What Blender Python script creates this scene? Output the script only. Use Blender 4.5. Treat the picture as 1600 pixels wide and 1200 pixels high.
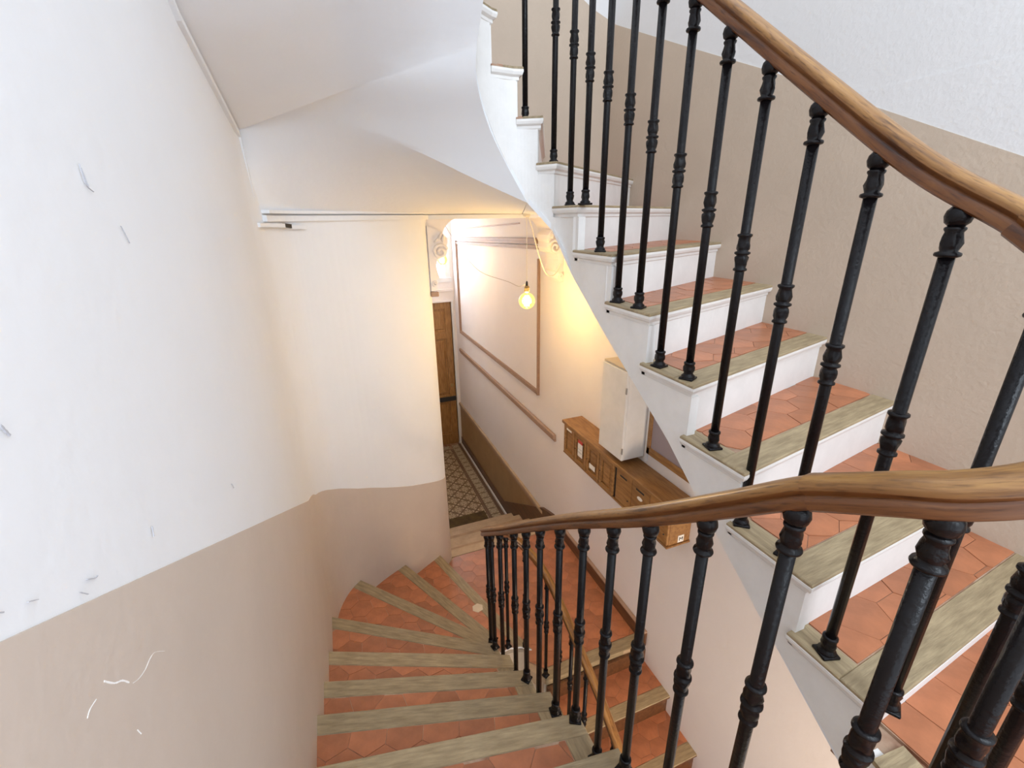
import bpy, bmesh, math, random
from mathutils import Vector, Matrix
R = random.Random(7)
for o in list(bpy.data.objects):
    bpy.data.objects.remove(o)
COL = bpy.context.scene.collection
SC = bpy.context.scene

# ------------------------------------------------------------------ camera
PITCH, YAW, ROLL, FPX = 0.351, 0.372, math.radians(-0.9), 704.6
def _ray(x, u, w):
    c, s = math.cos(ROLL), math.sin(ROLL)
    x, u = c*x - s*u, s*x + c*u
    cp, sp = math.cos(PITCH), math.sin(PITCH)
    y, z = cp*w + sp*u, -sp*w + cp*u
    c, s = math.cos(YAW), math.sin(YAW)
    return Vector((x*c + y*s, -x*s + y*c, z))
cam = bpy.data.cameras.new('camera')
cam.sensor_width = 36.0
cam.lens = FPX/1600*36
cam.clip_start = 0.01
camo = bpy.data.objects.new('camera', cam)
COL.objects.link(camo)
rx, ux, fx = _ray(1, 0, 0), _ray(0, 1, 0), _ray(0, 0, 1)
camo.matrix_world = Matrix(((rx.x, ux.x, -fx.x, 0), (rx.y, ux.y, -fx.y, 0), (rx.z, ux.z, -fx.z, 0), (0, 0, 0, 1)))
SC.camera = camo

# ------------------------------------------------------------------ light
w = bpy.data.worlds.new('world'); SC.world = w
w.use_nodes = True
w.node_tree.nodes['Background'].inputs[0].default_value = (0.82, 0.90, 1.0, 1)
w.node_tree.nodes['Background'].inputs[1].default_value = 1.1
def area(name, loc, target, sx, sy, power, col):
    l = bpy.data.lights.new(name, 'AREA'); l.shape = 'RECTANGLE'
    l.size, l.size_y, l.energy, l.color = sx, sy, power, col
    o = bpy.data.objects.new(name, l); COL.objects.link(o)
    o.location = loc
    o.rotation_euler = (Vector(target) - Vector(loc)).to_track_quat('-Z', 'Y').to_euler()
    return o
area('stairwell_window_light', (1.0, -1.7, 1.35), (0.2, 2.2, -0.3), 1.1, 1.8, 30, (0.76, 0.88, 1.0))
area('added_warm_fill', (1.45, -0.6, -2.3), (1.35, 3.0, -3.0), .5, .4, 7.5, (1.0, 0.70, 0.42)).data.spread = math.radians(110)  # unseen warm fill, added to brighten the landing and the lowest steps
SC.view_settings.view_transform = 'Standard'
SC.view_settings.look = 'None'
SC.view_settings.gamma = 1
SC.view_settings.use_curve_mapping = False
SC.view_settings.exposure = 0.92

# ------------------------------------------------------------------ constants
H = 0.175
XR, XL = 1.87, -0.30
def lv(k): return -(k + 0.72)*H
ZL = lv(17)               # landing
ZP = lv(6) + .05          # platform the photograph is taken from
ZC = -3.90                # corridor floor
YE = 7.35                 # corridor end
YA = 3.55                 # arch plane

# ------------------------------------------------------------------ materials
def mat(name, col, rough=0.6, metal=0.0, bump=0.0, bscale=60, var=0.0, vscale=6, spec=0.5, rnd=0.0, stretch=None, col2=None, emit=None):
    m = bpy.data.materials.new(name); m.use_nodes = True
    nt = m.node_tree; b = nt.nodes['Principled BSDF']
    b.inputs['Base Color'].default_value = (*col, 1)
    b.inputs['Roughness'].default_value = rough
    b.inputs['Metallic'].default_value = metal
    b.inputs['Specular IOR Level'].default_value = spec
    if emit:
        b.inputs['Emission Color'].default_value = (*emit[0], 1)
        b.inputs['Emission Strength'].default_value = emit[1]
    N, L = nt.nodes, nt.links
    tc = N.new('ShaderNodeTexCoord'); vec = tc.outputs['Object']
    if stretch:
        mp = N.new('ShaderNodeMapping'); mp.inputs['Scale'].default_value = stretch
        L.new(vec, mp.inputs[0]); vec = mp.outputs[0]
    src = None
    if var or col2:
        n = N.new('ShaderNodeTexNoise'); n.inputs['Scale'].default_value = vscale
        n.inputs['Detail'].default_value = 6
        n.inputs['Roughness'].default_value = 0.62
        L.new(vec, n.inputs['Vector'])
        r = N.new('ShaderNodeValToRGB')
        c2 = col2 or tuple(c*(1 - var) for c in col)
        r.color_ramp.elements[0].position = 0.36; r.color_ramp.elements[1].position = 0.66
        r.color_ramp.elements[0].color = (*c2, 1)
        r.color_ramp.elements[1].color = (*col, 1)
        L.new(n.outputs['Fac'], r.inputs[0]); src = r.outputs[0]
    if rnd:
        oi = N.new('ShaderNodeObjectInfo')
        hs = N.new('ShaderNodeHueSaturation')
        if src: L.new(src, hs.inputs['Color'])
        else: hs.inputs['Color'].default_value = (*col, 1)
        mr = N.new('ShaderNodeMapRange')
        mr.inputs['To Min'].default_value = 1 - rnd; mr.inputs['To Max'].default_value = 1 + rnd
        L.new(oi.outputs['Random'], mr.inputs[0]); L.new(mr.outputs[0], hs.inputs['Value'])
        src = hs.outputs[0]
    if src: L.new(src, b.inputs['Base Color'])
    if bump:
        n2 = N.new('ShaderNodeTexNoise'); n2.inputs['Scale'].default_value = bscale; n2.inputs['Detail'].default_value = 4
        L.new(vec, n2.inputs['Vector'])
        bp = N.new('ShaderNodeBump'); bp.inputs['Strength'].default_value = bump; bp.inputs['Distance'].default_value = 0.01
        L.new(n2.outputs['Fac'], bp.inputs['Height']); L.new(bp.outputs[0], b.inputs['Normal'])
    return m

M = {}
M['white_wall'] = mat('white_wall_paint', (0.85, 0.865, 0.885), 0.7, bump=0.12, bscale=25, var=0.03, vscale=2)
M['grey_wall'] = mat('pale_grey_wall_paint', (0.72, 0.705, 0.69), 0.7, bump=0.15, bscale=60, var=0.03, vscale=3)
M['peach_wall'] = mat('corridor_wall_paint', (0.90, 0.855, 0.84), 0.65, bump=0.12, bscale=25, var=0.03, vscale=2)
M['dado'] = mat('taupe_dado_paint', (0.63, 0.54, 0.465), 0.55, bump=0.12, bscale=30, var=0.05, vscale=3)
M['dado_up'] = mat('sand_dado_paint', (0.54, 0.435, 0.335), 0.6, bump=0.18, bscale=60, var=0.06, vscale=4)
M['cream'] = mat('cream_joinery_paint', (0.86, 0.84, 0.81), 0.45, bump=0.12, bscale=40, var=0.06, vscale=12)
M['chip'] = mat('bare_plaster', (0.93, 0.92, 0.90), 0.9)
M['scuff'] = mat('grey_scuff', (0.50, 0.50, 0.53), 0.8)
M['tile'] = mat('terracotta', (0.50, 0.185, 0.085), 0.38, bump=0.10, bscale=40, var=0.28, vscale=9, rnd=0.14)
M['palet'] = mat('pale_terracotta', (0.72, 0.60, 0.44), 0.5, var=0.1)
M['grout'] = mat('tile_grout', (0.52, 0.38, 0.27), 0.9, col2=(0.24, 0.10, 0.05), vscale=7)
M['oak'] = mat('worn_grey_oak', (0.41, 0.315, 0.185), 0.55, bump=0.25, bscale=8, stretch=(3.5, 26, 26), col2=(0.26, 0.195, 0.11), vscale=2.5, rnd=0.1)
M['iron'] = mat('black_iron_paint', (0.006, 0.0045, 0.005), 0.27, spec=0.22, bump=0.2, bscale=120)
M['wood'] = mat('varnished_door_wood', (0.46, 0.25, 0.085), 0.35, stretch=(10, 10, 1.2), col2=(0.27, 0.13, 0.042), vscale=6)
M['boxwood'] = mat('honey_pine', (0.40, 0.21, 0.07), 0.4, stretch=(10, 1.5, 10), col2=(0.24, 0.11, 0.035), vscale=5, rnd=0.12)
M['darkwood'] = mat('dark_stained_wood', (0.17, 0.075, 0.03), 0.4, stretch=(8, 1, 8), col2=(0.09, 0.04, 0.018), vscale=5)
M['mould'] = mat('brown_moulding_paint', (0.43, 0.28, 0.20), 0.5, var=0.15, vscale=20)
M['ocher'] = mat('ochre_wainscot_paint', (0.40, 0.26, 0.13), 0.5, var=0.12, vscale=5)
M['mat'] = mat('dark_coir', (0.07, 0.042, 0.02), 0.95, bump=0.6, bscale=200, col2=(0.13, 0.085, 0.03), vscale=9)
M['paper'] = mat('white_label_paper', (0.85, 0.83, 0.78), 0.7)
M['red'] = mat('red_print', (0.55, 0.05, 0.04), 0.7)
M['ink'] = mat('black_print', (0.03, 0.03, 0.03), 0.7)
M['brass'] = mat('aged_brass', (0.42, 0.30, 0.13), 0.4, metal=0.8)
M['blackplastic'] = mat('black_plastic', (0.02, 0.02, 0.02), 0.4)
M['flex'] = mat('white_cable_sleeve', (0.80, 0.74, 0.62), 0.6)
M['thinflex'] = mat('brown_cable_sleeve', (0.33, 0.25, 0.18), 0.6)
M['steel'] = mat('grey_steel', (0.40, 0.39, 0.37), 0.4, metal=0.7)
M['notice'] = mat('grey_mauve_felt', (0.36, 0.30, 0.32), 0.9)
M['filament'] = mat('glowing_filament', (1, 0.75, 0.3), 0.5, emit=((1.0, 0.74, 0.30), 40))
M['pane'] = mat('daylit_frosted_pane', (0.8, 0.88, 1.0), 0.4, emit=((0.80, 0.89, 1.0), 5.0))
M['stone'] = mat('tan_stone', (0.56, 0.40, 0.25), 0.6, bump=0.15, bscale=30, var=0.2, vscale=8)
M['stonedark'] = mat('worn_tan_stone', (0.47, 0.31, 0.18), 0.6, var=0.25, vscale=9)
M['lowstring'] = mat('warm_shaded_string_paint', (0.58, 0.47, 0.35), 0.5, var=0.2, vscale=10)  # pale string paint darkened, its low warm light put into the colour
# amber glass
gm = bpy.data.materials.new('amber_bulb_glass'); gm.use_nodes = True
nt = gm.node_tree; nt.nodes.clear()
out = nt.nodes.new('ShaderNodeOutputMaterial'); mx = nt.nodes.new('ShaderNodeMixShader')
tr = nt.nodes.new('ShaderNodeBsdfTransparent'); tr.inputs[0].default_value = (1.0, 0.80, 0.40, 1)
gl = nt.nodes.new('ShaderNodeBsdfGlossy'); gl.inputs['Roughness'].default_value = 0.05
fr = nt.nodes.new('ShaderNodeFresnel'); fr.inputs[0].default_value = 1.35
nt.links.new(fr.outputs[0], mx.inputs[0]); nt.links.new(tr.outputs[0], mx.inputs[1]); nt.links.new(gl.outputs[0], mx.inputs[2])
em = nt.nodes.new('ShaderNodeEmission'); em.inputs[0].default_value = (1.0, 0.66, 0.16, 1); em.inputs[1].default_value = 0.35
ad = nt.nodes.new('ShaderNodeAddShader'); nt.links.new(mx.outputs[0], ad.inputs[0]); nt.links.new(em.outputs[0], ad.inputs[1])
nt.links.new(ad.outputs[0], out.inputs[0])
M['bulbglass'] = gm
# handrail wood: grain runs along the UV length
hm = bpy.data.materials.new('worn_handrail_wood'); hm.use_nodes = True
nt = hm.node_tree; b = nt.nodes['Principled BSDF']; b.inputs['Roughness'].default_value = 0.33
uv = nt.nodes.new('ShaderNodeUVMap'); uv.uv_map = 'UVMap'
mp = nt.nodes.new('ShaderNodeMapping'); mp.inputs['Scale'].default_value = (5, 9, 1)
n1 = nt.nodes.new('ShaderNodeTexNoise'); n1.inputs['Scale'].default_value = 1; n1.inputs['Distortion'].default_value = 0.7; n1.inputs['Detail'].default_value = 8; n1.inputs['Roughness'].default_value = 0.65
rp = nt.nodes.new('ShaderNodeValToRGB')
rp.color_ramp.elements[0].position = 0.30; rp.color_ramp.elements[0].color = (0.085, 0.035, 0.010, 1)
rp.color_ramp.elements[1].position = 0.62; rp.color_ramp.elements[1].color = (0.36, 0.185, 0.055, 1)
e = rp.color_ramp.elements.new(0.44); e.color = (0.24, 0.11, 0.030, 1)
nt.links.new(uv.outputs[0], mp.inputs[0]); nt.links.new(mp.outputs[0], n1.inputs['Vector'])
nt.links.new(n1.outputs['Fac'], rp.inputs[0])
sx = nt.nodes.new('ShaderNodeSeparateXYZ'); nt.links.new(uv.outputs[0], sx.inputs[0])
vr = nt.nodes.new('ShaderNodeValToRGB')      # paler, hand-worn top; darker reddish sides and underside
vr.color_ramp.elements[0].position = 0.36; vr.color_ramp.elements[0].color = (0.50, 0.36, 0.30, 1)
vr.color_ramp.elements[1].position = 0.46; vr.color_ramp.elements[1].color = (1, 1, 1, 1)
for ps, cc in ((.72, (1, 1, 1, 1)), (.82, (.50, .36, .30, 1))):
    e = vr.color_ramp.elements.new(ps); e.color = cc
nt.links.new(sx.outputs[1], vr.inputs[0])
ml = nt.nodes.new('ShaderNodeMixRGB'); ml.blend_type = 'MULTIPLY'; ml.inputs[0].default_value = 1
fk = nt.nodes.new('ShaderNodeTexNoise'); fk.inputs['Scale'].default_value = 1; fk.inputs['Detail'].default_value = 3
mq = nt.nodes.new('ShaderNodeMapping'); mq.inputs['Scale'].default_value = (28, 40, 1); nt.links.new(uv.outputs[0], mq.inputs[0]); nt.links.new(mq.outputs[0], fk.inputs['Vector'])
fr_ = nt.nodes.new('ShaderNodeValToRGB'); fr_.color_ramp.elements[0].position = .30; fr_.color_ramp.elements[0].color = (.35, .28, .22, 1); fr_.color_ramp.elements[1].position = .46; fr_.color_ramp.elements[1].color = (1, 1, 1, 1)
nt.links.new(fk.outputs['Fac'], fr_.inputs[0])
m0 = nt.nodes.new('ShaderNodeMixRGB'); m0.blend_type = 'MULTIPLY'; m0.inputs[0].default_value = .75
nt.links.new(rp.outputs[0], m0.inputs[1]); nt.links.new(fr_.outputs[0], m0.inputs[2]); nt.links.new(m0.outputs[0], ml.inputs[1]); nt.links.new(vr.outputs[0], ml.inputs[2]); nt.links.new(ml.outputs[0], b.inputs['Base Color'])
M['rail'] = hm
# cement tile with a pale rosette, drawn from each tile's own coordinates (tile is 1 unit of local half-size)
def cement(name, size, rosette, ground, dark):
    m = bpy.data.materials.new(name); m.use_nodes = True
    nt = m.node_tree; N, L = nt.nodes, nt.links
    b = N['Principled BSDF']; b.inputs['Roughness'].default_value = 0.45
    tc = N.new('ShaderNodeTexCoord'); sp = N.new('ShaderNodeSeparateXYZ'); L.new(tc.outputs['Object'], sp.inputs[0])
    def mth(op, a, c=None):
        n = N.new('ShaderNodeMath'); n.operation = op
        for i, v in enumerate((a, c)):
            if v is None: continue
            if isinstance(v, (int, float)): n.inputs[i].default_value = v
            else: L.new(v, n.inputs[i])
        return n.outputs[0]
    x = mth('DIVIDE', sp.outputs[0], size/2); y = mth('DIVIDE', sp.outputs[1], size/2)
    r = mth('SQRT', mth('ADD', mth('MULTIPLY', x, x), mth('MULTIPLY', y, y)))
    a = mth('ARCTAN2', y, x)
    pet = mth('ADD', 0.50, mth('MULTIPLY', mth('COSINE', mth('MULTIPLY', a, 8)), 0.17))
    ins = mth('LESS_THAN', r, pet)
    core = mth('LESS_THAN', r, 0.17)
    ring = mth('MULTIPLY', mth('GREATER_THAN', r, 0.26), mth('LESS_THAN', r, 0.33))
    edge = mth('GREATER_THAN', mth('MAXIMUM', mth('ABSOLUTE', x), mth('ABSOLUTE', y)), 0.84)
    corner = mth('GREATER_THAN', mth('MULTIPLY', mth('ABSOLUTE', x), mth('ABSOLUTE', y)), 0.34)
    f = mth('SUBTRACT', mth('SUBTRACT', ins, core), ring)
    f = mth('MAXIMUM', f, mth('SUBTRACT', corner, edge))
    m1 = N.new('ShaderNodeMixRGB'); m1.inputs[1].default_value = (*ground, 1); m1.inputs[2].default_value = (*rosette, 1); L.new(f, m1.inputs[0])
    m2 = N.new('ShaderNodeMixRGB'); m2.inputs[2].default_value = (*dark, 1); L.new(m1.outputs[0], m2.inputs[1]); L.new(edge, m2.inputs[0])
    L.new(m2.outputs[0], b.inputs['Base Color'])
    return m
M['cement'] = cement('patterned_cement_tile', 0.165, (0.55, 0.44, 0.28), (0.27, 0.18, 0.095), (0.19, 0.115, 0.055))
M['cement_border'] = cement('patterned_border_tile', 0.14, (0.50, 0.42, 0.28), (0.33, 0.25, 0.15), (0.24, 0.17, 0.10))
M['strip'] = mat('dark_floor_strip', (0.16, 0.09, 0.045), 0.5, var=0.2)

# ------------------------------------------------------------------ object helpers
def link(o, parent=None):
    COL.objects.link(o)
    if parent is not None: o.parent = parent
    return o
def mesh_obj(name, verts, faces, m, parent=None, smooth=False, loc=(0, 0, 0), rz=0.0):
    me = bpy.data.meshes.new(name)
    me.from_pydata([tuple(v) for v in verts], [], faces)
    bm = bmesh.new(); bm.from_mesh(me)
    bmesh.ops.recalc_face_normals(bm, faces=bm.faces)
    bm.to_mesh(me); bm.free()
    if smooth: me.shade_smooth()
    me.materials.append(M[m] if isinstance(m, str) else m)
    o = bpy.data.objects.new(name, me)
    o.location = loc; o.rotation_euler = (0, 0, rz)
    return link(o, parent)
def empty(name, loc=(0, 0, 0), rz=0.0, parent=None):
    o = bpy.data.objects.new(name, None); o.location = loc; o.rotation_euler = (0, 0, rz)
    o.empty_display_size = 0.05
    return link(o, parent)
def tag(o, label=None, cat=None, group=None, kind=None):
    if label: o['label'] = label
    if cat: o['category'] = cat
    if group: o['group'] = group
    if kind: o['kind'] = kind
    return o
def struct(o): o['kind'] = 'structure'; return o
class MB:
    def __init__(s): s.v, s.f = [], []
    def add(s, v, f):
        b = len(s.v); s.v += [tuple(p) for p in v]; s.f += [tuple(b + i for i in q) for q in f]; return s
    def box(s, a, b):
        (x0, y0, z0), (x1, y1, z1) = a, b
        return s.add([(x0, y0, z0), (x1, y0, z0), (x1, y1, z0), (x0, y1, z0), (x0, y0, z1), (x1, y0, z1), (x1, y1, z1), (x0, y1, z1)],
                     [(0, 3, 2, 1), (4, 5, 6, 7), (0, 1, 5, 4), (1, 2, 6, 5), (2, 3, 7, 6), (3, 0, 4, 7)])
    def bbox(s, a, b, c=0.003):
        "box with chamfered edges"
        bm = bmesh.new()
        m = MB().box(a, b)
        vs = [bm.verts.new(v) for v in m.v]
        for f in m.f: bm.faces.new([vs[i] for i in f])
        bmesh.ops.bevel(bm, geom=bm.edges[:], offset=c, segments=1, affect='EDGES')
        bm.verts.index_update()
        s.add([v.co[:] for v in bm.verts], [[v.index for v in f.verts] for f in bm.faces]); bm.free(); return s
    def loft(s, rings, closed=True, caps=True):
        n = len(rings[0]); b = len(s.v)
        for r in rings: s.v += [tuple(p) for p in r]
        for i in range(len(rings) - 1):
            for j in range(n if closed else n - 1):
                k = (j + 1) % n
                s.f.append((b + i*n + j, b + i*n + k, b + (i + 1)*n + k, b + (i + 1)*n + j))
        if caps and closed:
            s.f.append(tuple(b + j for j in reversed(range(n))))
            s.f.append(tuple(b + (len(rings) - 1)*n + j for j in range(n)))
        return s
    def prism(s, poly, z0, z1):
        return s.loft([[(p[0], p[1], z0) for p in poly], [(p[0], p[1], z1) for p in poly]])
    def lathe(s, prof, seg=16, c=(0, 0, 0), relief=None):
        rings = []
        for r, z in prof:
            ring = []
            for j in range(seg):
                a = 2*math.pi*j/seg
                rr = r*(1 + (relief(a, z) if relief else 0))
                ring.append((c[0] + rr*math.cos(a), c[1] + rr*math.sin(a), c[2] + z))
            rings.append(ring)
        return s.loft(rings)
    def tube(s, pts, r, seg=8):
        pts = [Vector(p) for p in pts]; rings = []; up = Vector((0.13, 0.21, 0.97)); 
        for i, p in enumerate(pts):
            t = (pts[min(i + 1, len(pts) - 1)] - pts[max(i - 1, 0)]).normalized()
            a = t.cross(up)
            if a.length < 1e-4: a = t.cross(Vector((1, 0, 0)))
            a.normalize(); bb = t.cross(a).normalized()
            rings.append([p + a*r*math.cos(2*math.pi*j/seg) + bb*r*math.sin(2*math.pi*j/seg) for j in range(seg)])
        return s.loft(rings)
    def obj(s, name, m, parent=None, smooth=False, loc=(0, 0, 0), rz=0.0):
        return mesh_obj(name, s.v, s.f, m, parent, smooth, loc, rz)

def catmull(pts, n=8):
    pts = [Vector(p) for p in pts]; out = []
    for i in range(len(pts) - 1):
        p0, p1, p2, p3 = pts[max(i - 1, 0)], pts[i], pts[i + 1], pts[min(i + 2, len(pts) - 1)]
        for j in range(n):
            t = j/n
            out.append(0.5*((2*p1) + (p2 - p0)*t + (2*p0 - 5*p1 + 4*p2 - p3)*t*t + (3*p1 - p0 - 3*p2 + p3)*t**3))
    out.append(pts[-1]); return out
# 2-D helpers
def clip(poly, p, n):
    "keep the side of the line through p where (q-p).n >= 0"
    out = []
    for i in range(len(poly)):
        a, b = poly[i], poly[(i + 1) % len(poly)]
        da = (a[0] - p[0])*n[0] + (a[1] - p[1])*n[1]; db = (b[0] - p[0])*n[0] + (b[1] - p[1])*n[1]
        if da >= 0: out.append(a)
        if (da >= 0) != (db >= 0):
            t = da/(da - db); out.append((a[0] + (b[0] - a[0])*t, a[1] + (b[1] - a[1])*t))
    return out
def clean(poly, eps=0.0015):
    out = []
    for p in poly:
        if not out or math.hypot(p[0] - out[-1][0], p[1] - out[-1][1]) > eps: out.append(p)
    if len(out) > 1 and math.hypot(out[0][0] - out[-1][0], out[0][1] - out[-1][1]) < eps: out.pop()
    return out
def parea(p): return 0.5*sum(p[i][0]*p[(i + 1) % len(p)][1] - p[(i + 1) % len(p)][0]*p[i][1] for i in range(len(p)))
def inward(a, b):
    "unit normal on the left of a->b (inside of a CCW polygon)"
    dx, dy = b[0] - a[0], b[1] - a[1]; L = math.hypot(dx, dy) or 1
    return (-dy/L, dx/L)
def offset(poly, d):
    "shift edge i of a CCW polygon outward by d[i]"
    n = len(poly); lines = []
    for i in range(n):
        a, b = poly[i], poly[(i + 1) % n]; nx, ny = inward(a, b)
        lines.append(((a[0] - nx*d[i], a[1] - ny*d[i]), (b[0] - a[0], b[1] - a[1])))
    out = []
    for i in range(n):
        (p, u), (q, v) = lines[i - 1], lines[i]
        cr = u[0]*v[1] - u[1]*v[0]
        if abs(cr) < 1e-4*math.hypot(*u)*math.hypot(*v): out.append(q); continue
        t = ((q[0] - p[0])*v[1] - (q[1] - p[1])*v[0])/cr
        out.append((p[0] + u[0]*t, p[1] + u[1]*t))
    return out

# ------------------------------------------------------------------ plan lines
WALLPTS = [(-.30, -1.2), (-.30, 0.5), (-.30, 1.7), (-.30, 2.50), (-.275, 2.70), (-.20, 2.87), (-.106, 2.973), (.06, 3.10), (.255, 3.21), (.43, 3.315), (.59, 3.416), (.68, 3.49), (.72, YA)]
WPATH = [(p.x, p.y) for p in catmull([(x, y, 0) for x, y in WALLPTS[3:]], 4)]
WPATH = [(-.30, -1.2), (-.30, 0.0), (-.30, 1.0), (-.30, 2.0)] + WPATH

def path_sheet(name, pts, zlo, zhi, out, m, parent=None, smooth=True):
    "wall skin along plan points with height functions, thickened by `out` to the left of travel"
    n = len(pts); offs = []
    for i in range(n):
        a, b = pts[max(i - 1, 0)], pts[min(i + 1, n - 1)]
        nx, ny = inward(a, b); offs.append((pts[i][0] + nx*out, pts[i][1] + ny*out))
    rings = []
    for i in range(n):
        z0, z1 = zlo(i), zhi(i)
        rings.append([(pts[i][0], pts[i][1], z0), (pts[i][0], pts[i][1], z1), (offs[i][0], offs[i][1], z1), (offs[i][0], offs[i][1], z0)])
    return MB().loft(rings).obj(name, m, parent)

# ------------------------------------------------------------------ left wall
def curved(i): return WPATH[i][1] > 2.66
wall_left = struct(path_sheet('wall_left', WPATH, lambda i: -4.3, lambda i: 0.04 if curved(i) else 2.6, 0.14, 'white_wall'))
DADO = [(-9, 0)]
def dado_z(i):
    x, y = WPATH[i]
    if y <= 2.50: return -0.326 - 0.57*(y - 0.42)
    t = [( -.30, -1.512), (-.275, -1.60), (-.187, -1.70), (-.025, -1.825), (.162, -1.935), (.371, -2.045), (.72, -2.195)]
    for (x0, z0), (x1, z1) in zip(t, t[1:]):
        if x <= x1: return z0 + (z1 - z0)*(x - x0)/(x1 - x0) if x1 > x0 else z0
    return t[-1][1]
dp = [(x + 0.0, y) for x, y in WPATH]
path_sheet('painted_dado', [(x, y) for x, y in dp], lambda i: -4.25, dado_z, -0.003, 'dado', wall_left)
# chips and scuffs on the left wall
def on_left(px, py):
    x, u = (px - 800)/FPX, -(py - 600)/FPX
    r = _ray(x, u, 1); t = (XL + 0.004)/r.x
    return (r*t).y, (r*t).z
def flake(pts, wdt, m, name):
    P = [on_left(p.x, p.y) for p in catmull([(*p, 0) for p in pts], 4)]
    mb = MB(); x0, x1 = XL + 0.002, XL + 0.0036
    for i in range(len(P) - 1):
        (y0, z0), (y1, z1) = P[i], P[i + 1]
        L = math.hypot(y1 - y0, z1 - z0) or 1; wdt_ = wdt*.4; ny, nz = -(z1 - z0)/L*wdt_/2, (y1 - y0)/L*wdt_/2
        a, c = R.uniform(.6, 1.2), R.uniform(.6, 1.2)
        q = [(y0 + ny*a, z0 + nz*a), (y0 - ny*a, z0 - nz*a), (y1 - ny*c, z1 - nz*c), (y1 + ny*c, z1 + nz*c)]
        mb.loft([[(x0, *p) for p in q], [(x1, *p) for p in q]])
    return mb.obj(name, m, wall_left)
flake([(258, 1017), (243, 1019), (235, 1030), (228, 1046), (218, 1060), (209, 1067)], 0.0012, 'chip', 'paint_scratch')
flake([(203, 1066), (192, 1063), (180, 1067), (164, 1064)], 0.005, 'chip', 'paint_chip')
flake([(152, 1092), (142, 1108), (138, 1122)], 0.0016, 'chip', 'paint_scratch')
flake([(216, 1140), (222, 1146)], 0.003, 'chip', 'paint_chip')
for pts, wd in [([(3, 664), (10, 672), (18, 680)], .006), ([(125, 256), (131, 275), (137, 290), (148, 300)], .0016), ([(128, 262), (140, 292)], .0014),
                ([(190, 353), (197, 366), (204, 380)], .0016), ([(239, 822), (242, 838)], .004), ([(363, 756), (366, 762)], .005),
                ([(138, 905), (150, 903), (154, 899)], .003), ([(46, 940), (62, 936)], .002), ([(127, 925), (140, 928)], .0014), ([(0, 957), (8, 956)], .003)]:
    flake(pts, wd, 'scuff', 'scuff_mark')

# ------------------------------------------------------------------ right wall, far wall, corridor shell
def quad_slab(a, b, zz, t, name, m, parent=None):
    "vertical slab between plan points a,b; zz = (z0a,z1a,z0b,z1b); thickness t to the left of a->b"
    nx, ny = inward(a, b)
    r0 = [(a[0], a[1], zz[0]), (a[0], a[1], zz[1]), (a[0] + nx*t, a[1] + ny*t, zz[1]), (a[0] + nx*t, a[1] + ny*t, zz[0])]
    r1 = [(b[0], b[1], zz[2]), (b[0], b[1], zz[3]), (b[0] + nx*t, b[1] + ny*t, zz[3]), (b[0] + nx*t, b[1] + ny*t, zz[2])]
    return MB().loft([r0, r1]).obj(name, m, parent)
wall_right = MB()
wall_right.box((XR, -1.2, -4.4), (XR + .15, YE + .2, 0.40))
wall_right = struct(wall_right.obj('wall_right', 'peach_wall'))
wall_upper = struct(MB().box((XR, -1.2, 0.40), (XR + .15, 2.93 + .15, 2.6)).obj('wall_right_upper', 'grey_wall'))
# the strip of pale wall between dado and 0.40 belongs to the stair side
def yz_slab(poly, x0, x1, name, m, parent=None):
    return MB().loft([[(x0, y, z) for y, z in poly], [(x1, y, z) for y, z in poly]]).obj(name, m, parent)
yz_slab([(-1.2, -0.80), (-.2, -.31), (.783, .144), (1.069, .278), (1.36, 0.41), (-1.2, .41)], XR - .002, XR + .01, 'upper_paint', 'grey_wall', wall_right)
yz_slab([(-1.2, -1.3), (.4, -1.25), (.9, -.9), (1.5, -.55), (2.19, -.17), (2.93, .16), (2.93, 1.13), (2.208, .803), (1.711, .582), (1.069, .278), (.783, .144), (-.2, -.31), (-1.2, -.80)], XR - .004, XR + .004, 'painted_dado', 'dado_up', wall_right)
YF = 2.93
wall_far = struct(MB().box((1.2, YF, 0.13), (XR + .02, YF + .12, 2.9)).box((-.5, YF, .52), (1.2, YF + .12, 2.9)).obj('wall_far', 'grey_wall'))
def xz_slab(poly, y0, y1, name, m, parent=None):
    return MB().loft([[(x, y0, z) for x, z in poly], [(x, y1, z) for x, z in poly]]).obj(name, m, parent)
xz_slab([(XR, .15), (XR, 1.13), (1.703, 1.19), (1.3, 1.42), (.6, 1.9), (-.3, 2.5), (-.3, .54), (1.21, .54), (1.21, .15)], YF - .003, YF + .01, 'painted_dado', 'dado_up', wall_far)

struct(MB().box((.60, YA, -4.3), (.72, YE + .1, 0.3)).obj('wall_corridor_left', 'peach_wall'))
we = MB()
DX0, DX1, DZ1 = 0.88, 1.80, -1.27
we.box((.6, YE, -4.3), (DX0, YE + .16, .3)); we.box((DX1, YE, -4.3), (XR + .02, YE + .16, .3)); 
we.box((DX0, YE, DZ1), (DX1, YE + .16, -.93)); we.box((DX0, YE, .12), (DX1, YE + .16, .3))
we = struct(we.obj('wall_corridor_end', 'peach_wall'))
struct(MB().box((.6, YA + .02, .28), (XR + .1, YE + .2, .38)).obj('ceiling', 'peach_wall'))
# lintel panel trim over the door
t = struct(MB().bbox((.72, YE - .03, -1.10), (XR - .02, YE, -1.06)).bbox((.72, YE - .02, -1.275), (XR - .06, YE, -1.245)).obj('trim_1', 'peach_wall'))
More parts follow.
